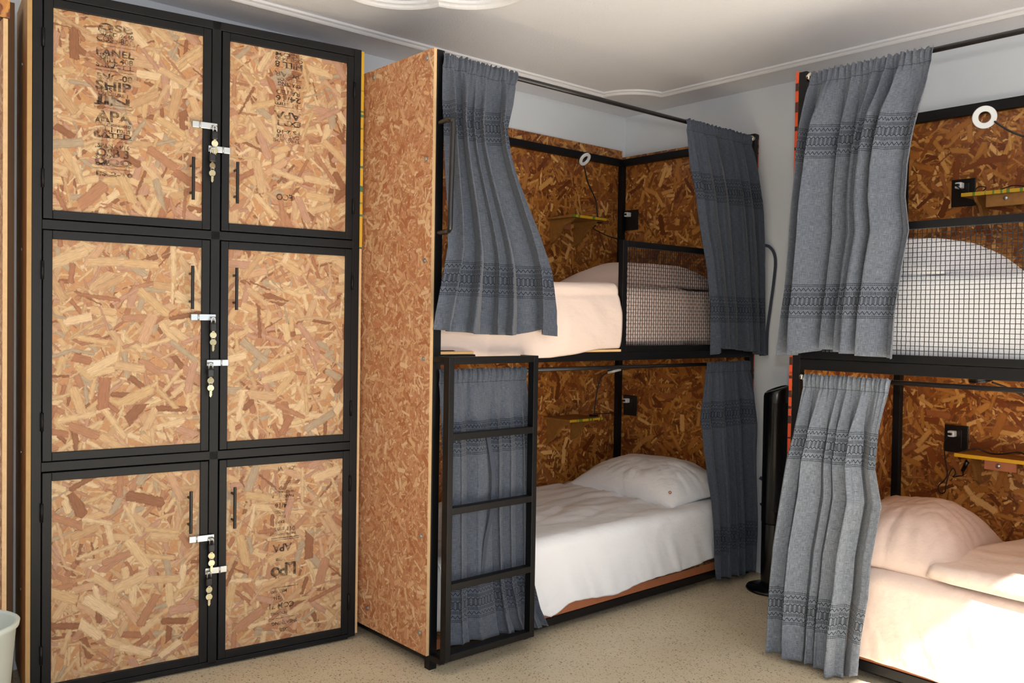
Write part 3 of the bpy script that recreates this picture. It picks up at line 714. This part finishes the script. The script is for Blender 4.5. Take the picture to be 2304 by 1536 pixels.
# ------------------------------------------------------------------ bedding
def slab(name, x0, x1, y0, y1, z0, z1, mat, rnd=.05, wr=.006, seed=1, n=(90, 50, 12), over=None, drop=None):
    """soft block: rounded box with wrinkles. over(x,y,z)->offset"""
    bm = bmesh.new(); nx, ny, nz = n
    def P(u, v, w_):
        x = x0+(x1-x0)*u; y = y0+(y1-y0)*v; z = z0+(z1-z0)*w_
        p = Vector((x, y, z))
        c = Vector((min(max(x, x0+rnd), x1-rnd), min(max(y, y0+rnd), y1-rnd), min(max(z, z0+rnd*.8), z1-rnd)))
        d = p-c
        k = Vector((d.x/rnd, d.y/rnd, d.z/rnd)); L = max(abs(k.x), abs(k.y), abs(k.z))
        if L > 1e-6 and k.length > 1e-6: p = c + d*(L/k.length)
        nn = d.normalized() if d.length > 1e-6 else Vector((0, 0, 1))
        q = Vector((p.x*4+seed, p.y*4, p.z*5))
        a = noise.noise(q)*wr*1.2 + noise.noise(Vector((p.x*14+p.y*6, p.y*9-p.z*4, seed)))*wr*.5 + noise.noise(q*5)*wr*.25
        if over: p = p + over(p)
        return p + nn*a
    cache = {}
    def V(i, j, k):
        key = (i, j, k)
        if key not in cache: cache[key] = bm.verts.new(P(i/nx, j/ny, k/nz))
        return cache[key]
    def quad(a, b, c, d): bm.faces.new((V(*a), V(*b), V(*c), V(*d)))
    for i in range(nx):
        for j in range(ny):
            quad((i,j,nz),(i+1,j,nz),(i+1,j+1,nz),(i,j+1,nz)); quad((i,j,0),(i,j+1,0),(i+1,j+1,0),(i+1,j,0))
        for k in range(nz):
            quad((i,0,k),(i+1,0,k),(i+1,0,k+1),(i,0,k+1)); quad((i,ny,k),(i,ny,k+1),(i+1,ny,k+1),(i+1,ny,k))
    for j in range(ny):
        for k in range(nz):
            quad((0,j,k),(0,j,k+1),(0,j+1,k+1),(0,j+1,k)); quad((nx,j,k),(nx,j+1,k),(nx,j+1,k+1),(nx,j,k+1))
    return link(name, bm, mat, smooth=True)
def drape(name, P, u0, u1, depth, ztop, hem, mat, seed, nu=200, rr=.05, wr=1.0, front_out=.006, pull=None, crease=None):
    """sheet over a mattress: P(u, d, z) with d measured inward from the front edge; hem(t)->z of the hanging edge"""
    bm = bmesh.new(); rows = []
    for i in range(nu+1):
        t = i/nu; u = u0+(u1-u0)*t; hz = hem(t); row = []
        prof = []
        nf_ = 34
        for k in range(nf_+1): prof.append(('f', hz + (ztop-rr-hz)*k/nf_))
        for k in range(1, 11): prof.append(('r', k/10*pi/2))
        for k in range(1, 41): prof.append(('t', rr + (depth-rr)*k/40))
        for typ, q in prof:
            if typ == 'f':
                z = q; d = -front_out; k = (ztop-rr-q)/max(.01, (ztop-rr-hz))
                f = noise.noise(Vector((u*9+seed+z*3, z*1.5, 1)))*.020 + noise.noise(Vector((u*22+z*9, z*2, seed)))*.006
                d += -abs(f)*k*wr - .004*k; 
            elif typ == 'r':
                d = rr - rr*cos(q) - front_out*(1-q/(pi/2)); z = ztop-rr+rr*sin(q); f = noise.noise(Vector((u*10+seed, 3*d, 2)))*.004*wr; d -= f; z += f
            else:
                d = q; z = ztop
                z += wr*(noise.noise(Vector((u*3+seed, d*4, 5)))*.012 + noise.noise(Vector((u*5+d*9, d*20-u*7, seed)))*.008 - (1-abs(noise.noise(Vector((u*2.2+d*3, d*7-u*1.5, seed+4)))))**8*.010*(1 if wr > .6 else .7) + noise.noise(Vector((u*9-d*6, d*34+u*4, seed+2)))*.003)*min(1, (q-rr)/.08+.2)
                if crease: z += crease(u, d)
            row.append(bm.verts.new(P(u, d, z)))
        rows.append(row)
    for a, b in zip(rows, rows[1:]):
        for k in range(len(a)-1): bm.faces.new((a[k], a[k+1], b[k+1], b[k]))
    bmesh.ops.recalc_face_normals(bm, faces=bm.faces)
    o = link(name, bm, mat, smooth=True)
    so = o.modifiers.new('thickness', 'SOLIDIFY'); so.thickness = .003; so.offset = -1
    return o
def pillow(name, ctr, lx, ly, h, rot, mat, seed, tilt=(0, 0)):
    bm = bmesh.new(); n = 72; top = {}; bot = {}
    for i in range(n+1):
        for j in range(n+1):
            u = -1+2*i/n; v = -1+2*j/n
            e = (max(0, 1-abs(u)**2.6))**.66 * (max(0, 1-abs(v)**2.6))**.66
            pin = 1 - .07*(1-abs(u)**1)*abs(v)**3 ; pin2 = 1 - .07*(1-abs(v))*abs(u)**3
            x = lx/2*u*pin2; y = ly/2*v*pin
            w_ = noise.noise(Vector((u*1.6+seed, v*1.6, 0)))*.12 - (1-abs(noise.noise(Vector((u*2.2+v*1.5+seed, v*3.4, 3)))))**6*.035 - (1-abs(noise.noise(Vector((u*1.5-v*2.5, v*2+u*2+seed, 8)))))**9*.022
            rad = noise.noise(Vector((math.atan2(v, u)*6, seed, 0)))*.22*(1-e)
            z = h*e*(1+w_+rad)
            dr_ = -h*.17*(1-e)**2; p = Vector((x, y, z*.76+dr_)); b = Vector((x, y, -h*.24))
            edge = i in (0, n) or j in (0, n)
            top[i, j] = bm.verts.new(p); bot[i, j] = top[i, j] if edge else bm.verts.new(b)
    for i in range(n):
        for j in range(n):
            bm.faces.new((top[i,j], top[i+1,j], top[i+1,j+1], top[i,j+1]))
            f = (bot[i,j], bot[i,j+1], bot[i+1,j+1], bot[i+1,j])
            if len(set(f)) == 4: 
                try: bm.faces.new(f)
                except ValueError: pass
    o = link(name, bm, mat, smooth=True)
    o.location = ctr; o.rotation_euler = (tilt[0], tilt[1], rot)
    return o
# lower deck, first bunk: mattress and white sheet
tag(slab('mattress', XL+.04, XR-.035, YF+.015, -.05, .096, .350, M_WSHEET, .05, .002, 3, (40, 20, 8)), 'white mattress on the lower deck of the bunk beside the lockers', 'mattress', 'mattresses')
PB1 = lambda u, d, z: (u, -.862+d, z)
hem1 = lambda t: interp([(0, .12), (.25, .095), (.29, .062), (.36, .098), (.5, .088), (.62, .098), (.75, .112), (1, .125)], t) + .006*sin(t*23)
tag(drape('bed_sheet', PB1, XL+.045, XR-.042, .80, .362, hem1, M_WSHEET, 4.0, crease=lambda u, d: .006*math.exp(-((d-.38-.10*sin(u*2.1))/.03)**2)), 'white sheet draped over the lower deck mattress beside the ladder', 'bed sheet', 'bed sheets')
pw = pillow('pillow', (-.285, -.455, .405), .46, .70, .155, radians(-3), M_WSHEET, 2.3, (0, radians(-4)))
tag(pw, 'plump white pillow at the right end of the white lower bunk', 'pillow', 'bed pillows')
bm = bmesh.new(); ring_disc(bm, (-.195, -.305, .028), (-.4, -.7, .5), .0035, .0075, .002, 16); lb = link('button', bm, M_BRK, pw)
# upper deck, first bunk
tag(slab('mattress', XL+.04, XR-.10, YF+.06, -.09, 1.077, 1.20, M_PINK, .04, .002, 5, (40, 20, 6)), 'thin pink-sheeted mattress on the upper deck beside the lockers', 'mattress', 'mattresses')
def duvet_over(p):
    k = max(0, min(1, (-1.45 - p.x)/.35)); z = -(p.z-1.08)*.38*k*0
    bulge = 0
    if p.y < -.7:
        hgt = (p.z-1.08)/.25
        bulge = -.018*sin(pi*min(1, max(0, hgt)))**.7
        if p.z < 1.12: bulge -= .018*max(0, min(1, (-1.0-p.x)/.3))
    lo = 0
    if p.z < 1.10: lo = -.014*max(0, min(1, (-1.05-p.x)/.25))*(1 if p.y < -.8 else 0)
    return Vector((0, bulge*(1 if p.x < -.99 else .15), z+lo))
def duvet1():
    o = slab('duvet', XL+.035, XR-.05, YF+.03, -.07, 1.205, 1.335, M_PINK, .045, .010, 8, (110, 50, 10)); return o
# the duvet is thrown over the front edge between ladder and guard
def front_duvet():
    bm = bmesh.new(); rows = []
    xs = [-1.87 + i*(1.87-.985)/90 for i in range(91)]
    for x in xs:
        t = (x+1.87)/(1.87-.985); row = []
        zb = interp([(0, 1.078), (.07, 1.078), (.10, 1.050), (.2, 1.046), (.55, 1.047), (.7, 1.058), (.85, 1.076), (1, 1.079)], t)
        top = interp([(0, 1.20), (.1, 1.24), (.3, 1.31), (.5, 1.330), (.75, 1.336), (1, 1.343)], t)
        ins = interp([(0, .03), (.1, .02), (.2, -.012), (.55, -.012), (.8, -.004), (.9, .004), (1, .006)], t)
        for k in range(0, 41):
            q = k/40
            z = zb + (top-.03-zb)*q
            bul = (.022 if x > -1.30 else .022 - .016*min(1, (-1.30-x)/.12))*sin(pi*min(1, q*1.1))**.6
            y = YF + ins - bul + .012*q + .006*noise.noise(Vector((x*4, z*6, 1))) + .003*noise.noise(Vector((x*12+z*10, z*14, 2)))
            row.append(bm.verts.new((x, y, z)))
        for k in range(1, 9):
            a = k/8*pi/2; row.append(bm.verts.new((x, YF+ins+.012+.03*(1-cos(a)), top-.03+.03*sin(a))))
        for k in range(1, 25):
            d = .03+ins+.012 + (.74-.03)*k/24; row.append(bm.verts.new((x, YF+d, top + .010*noise.noise(Vector((x*4, d*6, 7))))))
        rows.append(row)
    for a, b in zip(rows, rows[1:]):
        for k in range(len(a)-1): bm.faces.new((a[k], b[k], b[k+1], a[k+1]))
    bmesh.ops.recalc_face_normals(bm, faces=bm.faces)
    o = link('duvet', bm, M_PINK, smooth=True); so = o.modifiers.new('t', 'SOLIDIFY'); so.thickness = .006; so.offset = -1
    return o
fd = front_duvet()
tag(fd, 'blush pink duvet bulging over the edge of the upper deck beside the lockers', 'duvet', 'duvets')
back = slab('filling', -1.0, XR-.05, YF+.034, -.07, 1.082, 1.335, M_PINK, .045, .010, 8, (70, 50, 10)); back.parent = fd
pu = pillow('pillow', (-.40, -.44, 1.372), .50, .70, .13, radians(2), M_PINK2, 6.1)
tag(pu, 'blush pink pillow on the upper deck behind the small wire guard', 'pillow', 'bed pillows')
# second bunk, lower deck
PB2 = lambda u, d, z: (-.842+d, -u, z)
tag(slab('mattress', XF+.012, -.05, YE+.04, YL-.04, .096, .352, M_PINK, .05, .002, 9, (20, 40, 8)), 'pink-sheeted mattress on the lower deck of the right-hand bunk', 'mattress', 'mattresses')
hem2 = lambda t: interp([(0, .09), (.15, .088), (.28, .075), (.36, .082), (.5, .07), (1, .08)], t) + .004*sin(t*31)
tag(drape('bed_sheet', PB2, 1.59, 3.36, .77, .380, hem2, M_PINK, 12.0, nu=220, front_out=.006, wr=.5), 'blush pink sheet hanging over the sunlit front of the right-hand lower bunk', 'bed sheet', 'bed sheets')
def fold_over():
    bm = bmesh.new(); top = []; bot = []
    ny, nx = 90, 50
    for i in range(ny+1):
        t = i/ny; row = []
        for j in range(nx+1):
            q = j/nx
            yl = -2.03 - .10*q*0 + .03*sin(q*5) - .16*(q**2)*.3
            y = yl + (-3.30 - yl)*t
            x = -.848 + interp([(0, .03), (.05, .008), (.3, -.004), (1, .0)], t)*0 + .78*q + interp([(0, .035), (.06, .01), (.2, .0), (1, .0)], t)*(1-q)
            e = min(1, (t/.03), (1-t)/.03, q/.04+.0, (1-q)/.04)
            z = .388 + .046*sqrt(max(0, 1-(1-max(0, e))**2)) + .010*noise.noise(Vector((x*4, y*4, 3)))*e + .005*noise.noise(Vector((x*13+y*5, y*9-x*8, 5)))*e
            row.append(bm.verts.new((x, y, z)))
        top.append(row)
    for a, b in zip(top, top[1:]):
        for k in range(nx): bm.faces.new((a[k], b[k], b[k+1], a[k+1]))
    bmesh.ops.recalc_face_normals(bm, faces=bm.faces)
    o = link('duvet', bm, M_PINK, smooth=True); so = o.modifiers.new('t', 'SOLIDIFY'); so.thickness = .012; so.offset = -1
    return o
tag(fold_over(), 'folded blush pink duvet on the lower deck of the right-hand bunk', 'duvet', 'duvets')
p2 = pillow('pillow', (-.49, -1.845, .424), .70, .46, .185, radians(8), M_PINK2, 9.4, (radians(3), 0))
tag(p2, 'plump blush pink pillow beside the lower curtain of the right-hand bunk', 'pillow', 'bed pillows')
# second bunk, upper deck
tag(slab('mattress', XF+.035, -.05, YE+.04, YL-.04, 1.077, 1.20, M_WSHEET, .04, .002, 13, (20, 40, 6)), 'thin white mattress on the upper deck behind the wide wire guard', 'mattress', 'mattresses')
tag(slab('duvet', XF+.032, -.07, YE+.06, YL-.08, 1.110, 1.358, M_WSHEET, .045, .010, 15, (50, 110, 12)), 'thick white duvet on the upper deck behind the wide wire guard', 'duvet', 'duvets')
p3 = pillow('pillow', (-.42, -1.82, 1.390), .70, .50, .15, radians(-4), M_WSHEET, 14.0)
tag(p3, 'white pillow on the upper deck behind the wide wire guard', 'pillow', 'bed pillows')

# ------------------------------------------------------------------ shelves, sockets, lamps, chargers
def shelf1(z, parent):
    s = Bw('shelf', [((-.602, -.205, z-.011), (-.368, -.018, z))], M_SHELF, parent)
    e = B('shelf_edge', [((-.602, -.212, z-.012), (-.366, -.205, z+.001))], M_SHELFEDGE); e.parent = s
    for x in (-.57, -.40):
        bm = bmesh.new()
        pl = [(-.018, z-.012), (-.185, z-.012), (-.165, z-.03), (-.13, z-.04), (-.10, z-.06), (-.075, z-.10), (-.05, z-.12), (-.018, z-.135)]
        a = [bm.verts.new((x-.006, y, zz)) for y, zz in pl]; b = [bm.verts.new((x+.006, y, zz)) for y, zz in pl]
        bm.faces.new(a); bm.faces.new(b[::-1])
        for i in range(len(pl)): bm.faces.new((a[i-1], b[i-1], b[i], a[i]))
        k = link('bracket', bm, M_SHELF); k.parent = s
    k = B('cleat', [((-.53, -.032, z-.050), (-.44, -.018, z-.012))], M_BRK); k.parent = s
    k = T('bolt', [[(-.49, -.032, z-.032), (-.49, -.037, z-.032)]], .008, M_ZINC); k.parent = s
    return s
shelf1(1.706, b1); shelf1(.702, b1)
def shelf2(z, parent):
    s = Bw('shelf', [((-.155, -2.12, z-.012), (-.018, -1.845, z))], M_SHELF, parent)
    e = B('shelf_edge', [((-.163, -2.12, z-.013), (-.155, -1.845, z+.001))], M_SHELFEDGE if z > 1 else M_YEL); e.parent = s
    for y in (-1.885, -2.08):
        bm = bmesh.new()
        pl = [(-.018, z-.012), (-.135, z-.012), (-.12, z-.03), (-.09, z-.042), (-.07, z-.07), (-.05, z-.11), (-.018, z-.13)]
        a = [bm.verts.new((x, y-.006, zz)) for x, zz in pl]; b = [bm.verts.new((x, y+.006, zz)) for x, zz in pl]
        bm.faces.new(a); bm.faces.new(b[::-1])
        for i in range(len(pl)): bm.faces.new((a[i-1], b[i-1], b[i], a[i]))
        k = link('bracket', bm, M_SHELF); k.parent = s
    if z > 1: k = B('cleat', [((-.15, -2.09, z-.058), (-.138, -1.93, z-.012))], M_SHELF)
    else: k = B('cleat', [((-.15, -2.06, z-.048), (-.138, -1.95, z-.012))], M_BRK)
    k.parent = s
    k = T('bolt', [[(-.15, -2.0, z-.03), (-.155, -2.0, z-.03)]], .008, M_ZINC); k.parent = s
M_YEL = simple('yellow_shelf_edge_plain', (214, 164, 26), .5)
shelf2(1.693, b2); shelf2(.703, b2)
def socket(P, u, z, parent):
    a = P(u-.045, .0, z-.054); b = P(u+.045, .007, z+.054)
    k = Bw('socket_plate', [(a, b)], M_BLACKP, parent)
    k2 = B('socket_insert', [(P(u-.022, .007, z-.035), P(u+.022, .009, z+.035))], M_BLACKP); k2.parent = k
PS1 = lambda u, w_, z: (-.042-w_, u, z)          # on end panel of bunk 1 (faces -x)
PS2 = lambda u, w_, z: (-.017-w_, u, z)
def charger(P, u, z, label):
    e = empty('usb_charger', P(u, .009, z))
    inv(B('body', [(P(u-.013, .010, z-.012), P(u+.013, .040, z+.012))], M_WHITEP, None, bevel=.004), e)
    inv(B('plug', [(P(u-.007, .040, z-.0045), P(u+.007, .052, z+.0045))], M_BLACKP, None, bevel=.001), e)
    return tag(e, label, 'charger', 'phone chargers')
socket(PS1, -.095, 1.735, b1); charger(PS1, -.085, 1.763, 'small white plug-in charger in the socket on the upper deck beside the lockers')
socket(PS1, -.110, .738, b1); charger(PS1, -.100, .765, 'small white plug-in charger in the socket on the lower deck beside the lockers')
socket(PS2, -1.797, 1.716, b2); charger(PS2, -1.790, 1.742, 'small white plug-in charger on the black socket of the right-hand upper bunk')
socket(PS2, -1.795, .742, b2); charger(PS2, -1.787, .763, 'small white plug-in charger on the black socket of the right-hand lower bunk')

def ring_lamp(rc, nrm, neck, label, rr=(.019, .034), dark=False, clip=None):
    e = empty('reading_lamp', neck[-1])
    bm = bmesh.new(); ring_disc(bm, rc, nrm, rr[0], rr[1], .010); inv(link('ring_light', bm, M_BLACKP if dark else M_WHITEP, bevel=.002), e)
    bm = bmesh.new(); n_ = Vector(nrm).normalized(); ring_disc(bm, Vector(rc)-n_*.008, nrm, rr[0]-.001, rr[1]+.001, .006); inv(link('ring_housing', bm, M_BLACKP), e)
    Tw('gooseneck', [smoothpts(neck, 8)], .0035, M_CABLE, e, 8)
    q = Vector(neck[-1])
    if clip is not False:
        Bw('clamp', [(q-Vector((.014, .02, .028)), q+Vector((.014, .02, -.022))), (q-Vector((.014, .02, .004)), q+Vector((.014, .02, .004))), (q+Vector((-.014, .012, -.024)), q+Vector((.014, .02, 0)))], M_BLACKP, e, .002)
    return tag(e, label, 'lamp', 'ring reading lamps')
ring_lamp((-.52, -.200, 1.985), (.12, -.77, -.6), [(-.515, -.190, 1.955), (-.47, -.175, 1.88), (-.395, -.16, 1.80), (-.385, -.16, 1.75), (-.385, -.165, 1.711)], 'white ring reading lamp on a bent neck, upper deck beside the lockers')
ring_lamp((-.305, -.225, .935), (.1, -.25, -1), [(-.325, -.205, .934), (-.36, -.19, .905), (-.375, -.18, .86), (-.378, -.17, .80), (-.380, -.165, .75), (-.382, -.16, .709)], 'white ring reading lamp under the upper deck, lower bunk beside the lockers', (.021, .036))
ring_lamp((-.30, -1.975, 1.938), (-1, -.42, -.25), [(-.292, -2.005, 1.920), (-.27, -2.06, 1.875), (-.24, -2.12, 1.85), (-.20, -2.20, 1.84), (-.15, -2.26, 1.80), (-.12, -2.28, 1.72)], 'white ring reading lamp facing out from the right-hand upper bunk', (.020, .040), clip=False)
ring_lamp((-.30, -1.985, 1.002), (-.15, .1, 1), [(-.29, -2.02, .99), (-.26, -2.09, .96), (-.22, -2.14, .91), (-.18, -2.16, .83), (-.14, -2.16, .72)], 'black-backed ring lamp under the upper deck of the right-hand bunk', (.012, .038), True, clip=False)
# lamp clamp brackets at the corner post of the first bunk
# cables
T_ = tag(T('power_cable', [smoothpts([(-.380, -.16, 1.688), (-.36, -.12, 1.672), (-.31, -.07, 1.668), (-.24, -.055, 1.655), (-.17, -.052, 1.640), (-.11, -.06, 1.632)], 8)], .0025, M_CABLE, n=8), 'thin black lamp cable under the upper shelf beside the lockers', 'cable', 'lamp cables')
T_ = tag(T('power_cable', [smoothpts([(-.380, -.16, .686), (-.33, -.10, .695), (-.27, -.06, .70), (-.20, -.052, .697), (-.11, -.055, .698)], 8)], .0025, M_CABLE, n=8), 'thin black lamp cable by the lower shelf beside the lockers', 'cable', 'lamp cables')
cb = tag(T('power_cable', [smoothpts([(-.073, -1.783, .755), (-.06, -1.765, .72), (-.04, -1.762, .66), (-.03, -1.768, .60), (-.028, -1.755, .57), (-.03, -1.735, .545), (-.03, -1.742, .52), (-.03, -1.76, .525), (-.03, -1.765, .56), (-.03, -1.775, .60), (-.03, -1.79, .625), (-.03, -1.80, .605), (-.03, -1.79, .59), (-.035, -1.815, .598), (-.05, -1.835, .605), (-.075, -1.845, .628)], 8)], .0022, M_CABLE, n=8), 'looped black cable with inline switch hanging below the socket of the right-hand lower bunk', 'cable', 'lamp cables')
k = T('inline_switch', [[(-.075, -1.845, .628), (-.095, -1.868, .668)]], .008, M_BLACKP, n=10); k.parent = cb
tag(T('power_cable', [smoothpts([(-.12, -1.86, .707), (-.10, -1.90, .722), (-.09, -1.95, .708), (-.10, -2.0, .714), (-.10, -2.05, .726), (-.11, -2.10, .710)], 8)], .0024, M_CABLE, n=8), 'black cable lying along the lower yellow-edged shelf of the right-hand bunk', 'cable', 'lamp cables')
tag(T('power_cable', [smoothpts([(-.069, -1.79, 1.738), (-.08, -1.82, 1.715), (-.09, -1.84, 1.708), (-.10, -1.86, 1.700), (-.10, -1.885, 1.722), (-.10, -1.91, 1.715), (-.10, -1.90, 1.699), (-.11, -1.95, 1.698), (-.11, -2.01, 1.712), (-.11, -2.06, 1.702)], 8)], .0022, M_CABLE, n=8), 'black cable curling over the upper shelf of the right-hand bunk', 'cable', 'lamp cables')

# ------------------------------------------------------------------ tower fan
fn = empty('tower_fan', (-.19, -1.09, 0))
tag(fn, 'black cylindrical tower fan on a round base between the two bunk beds', 'fan')
bm = bmesh.new(); rg = lathe(bm, [(0.001, .0), (.112, .0), (.116, .006), (.112, .014), (.06, .022), (.052, .03), (.001, .03)], 48); link('base', bm, M_FAN, fn, smooth=True)
bm = bmesh.new(); rg = lathe(bm, [(.050, .028), (.052, .05), (.0525, .30)], 48); link('stem', bm, M_FAN, fn, smooth=True)
bm = bmesh.new(); n = 48
prof = [(.0525, .303), (.0545, .31), (.055, .85)]
rings = lathe(bm, prof, n)
def slant(x, y): return .02*(x*.7 - y*.7)/.055
tr = []
for rr_, dz_ in ((.055, .885), (.052, .896), (.044, .901), (.042, .897), (.001, .897)):
    tr.append([bm.verts.new((rr_*cos(2*pi*k/n), rr_*sin(2*pi*k/n), dz_+slant(rr_*cos(2*pi*k/n), rr_*sin(2*pi*k/n)))) for k in range(n)])
for a, b in zip([rings[-1]]+tr, tr):
    for k in range(n): bm.faces.new((a[k], a[(k+1) % n], b[(k+1) % n], b[k]))
link('column', bm, M_FAN, fn, smooth=True)
bm = bmesh.new()
for k in range(15):
    a = radians(200+k*5); tube(bm, [(.0555*cos(a), .0555*sin(a), .36), (.0555*cos(a), .0555*sin(a), .84)], .0012, 4)
gr_ = link('grille', bm, M_FAN, fn)

# ------------------------------------------------------------------ far left: neighbouring bed end, batten, bin
nb = empty('bed_end_panel', (-3.08, -.2, 0))
tag(nb, 'narrow strand board bed end with pale edge left of the lockers', 'bed panel')
osb_board('board', (-3.085, -.36, .03), (-3.073, -.01, 2.03), nb, 0, M_SIDE, M_EDGE, M_SIDE)
osb_board('cap_board', (-3.30, -.350, 2.035), (-3.066, -.335, 2.16), nb, 1, M_INNER, M_DARKWOOD)
tag(B('timber_batten', [((-3.062, -.20, 0), (-3.022, -.03, 2.13))], M_DARKWOOD), 'dark red-brown timber upright between locker and neighbouring bed end', 'timber')
bn = empty('waste_bin', (-3.215, -.60, 0)); tag(bn, 'pale grey tapered waste bin at the left edge, by the bed end', 'bin')
bm = bmesh.new(); lathe(bm, [(.001, 0), (.085, 0), (.088, .01), (.115, .345), (.122, .35), (.124, .362), (.118, .366), (.110, .36), (.083, .012), (.001, .012)], 40)
link('bucket', bm, simple('pale_bin_plastic', (196, 204, 198), .45), bn, smooth=True)
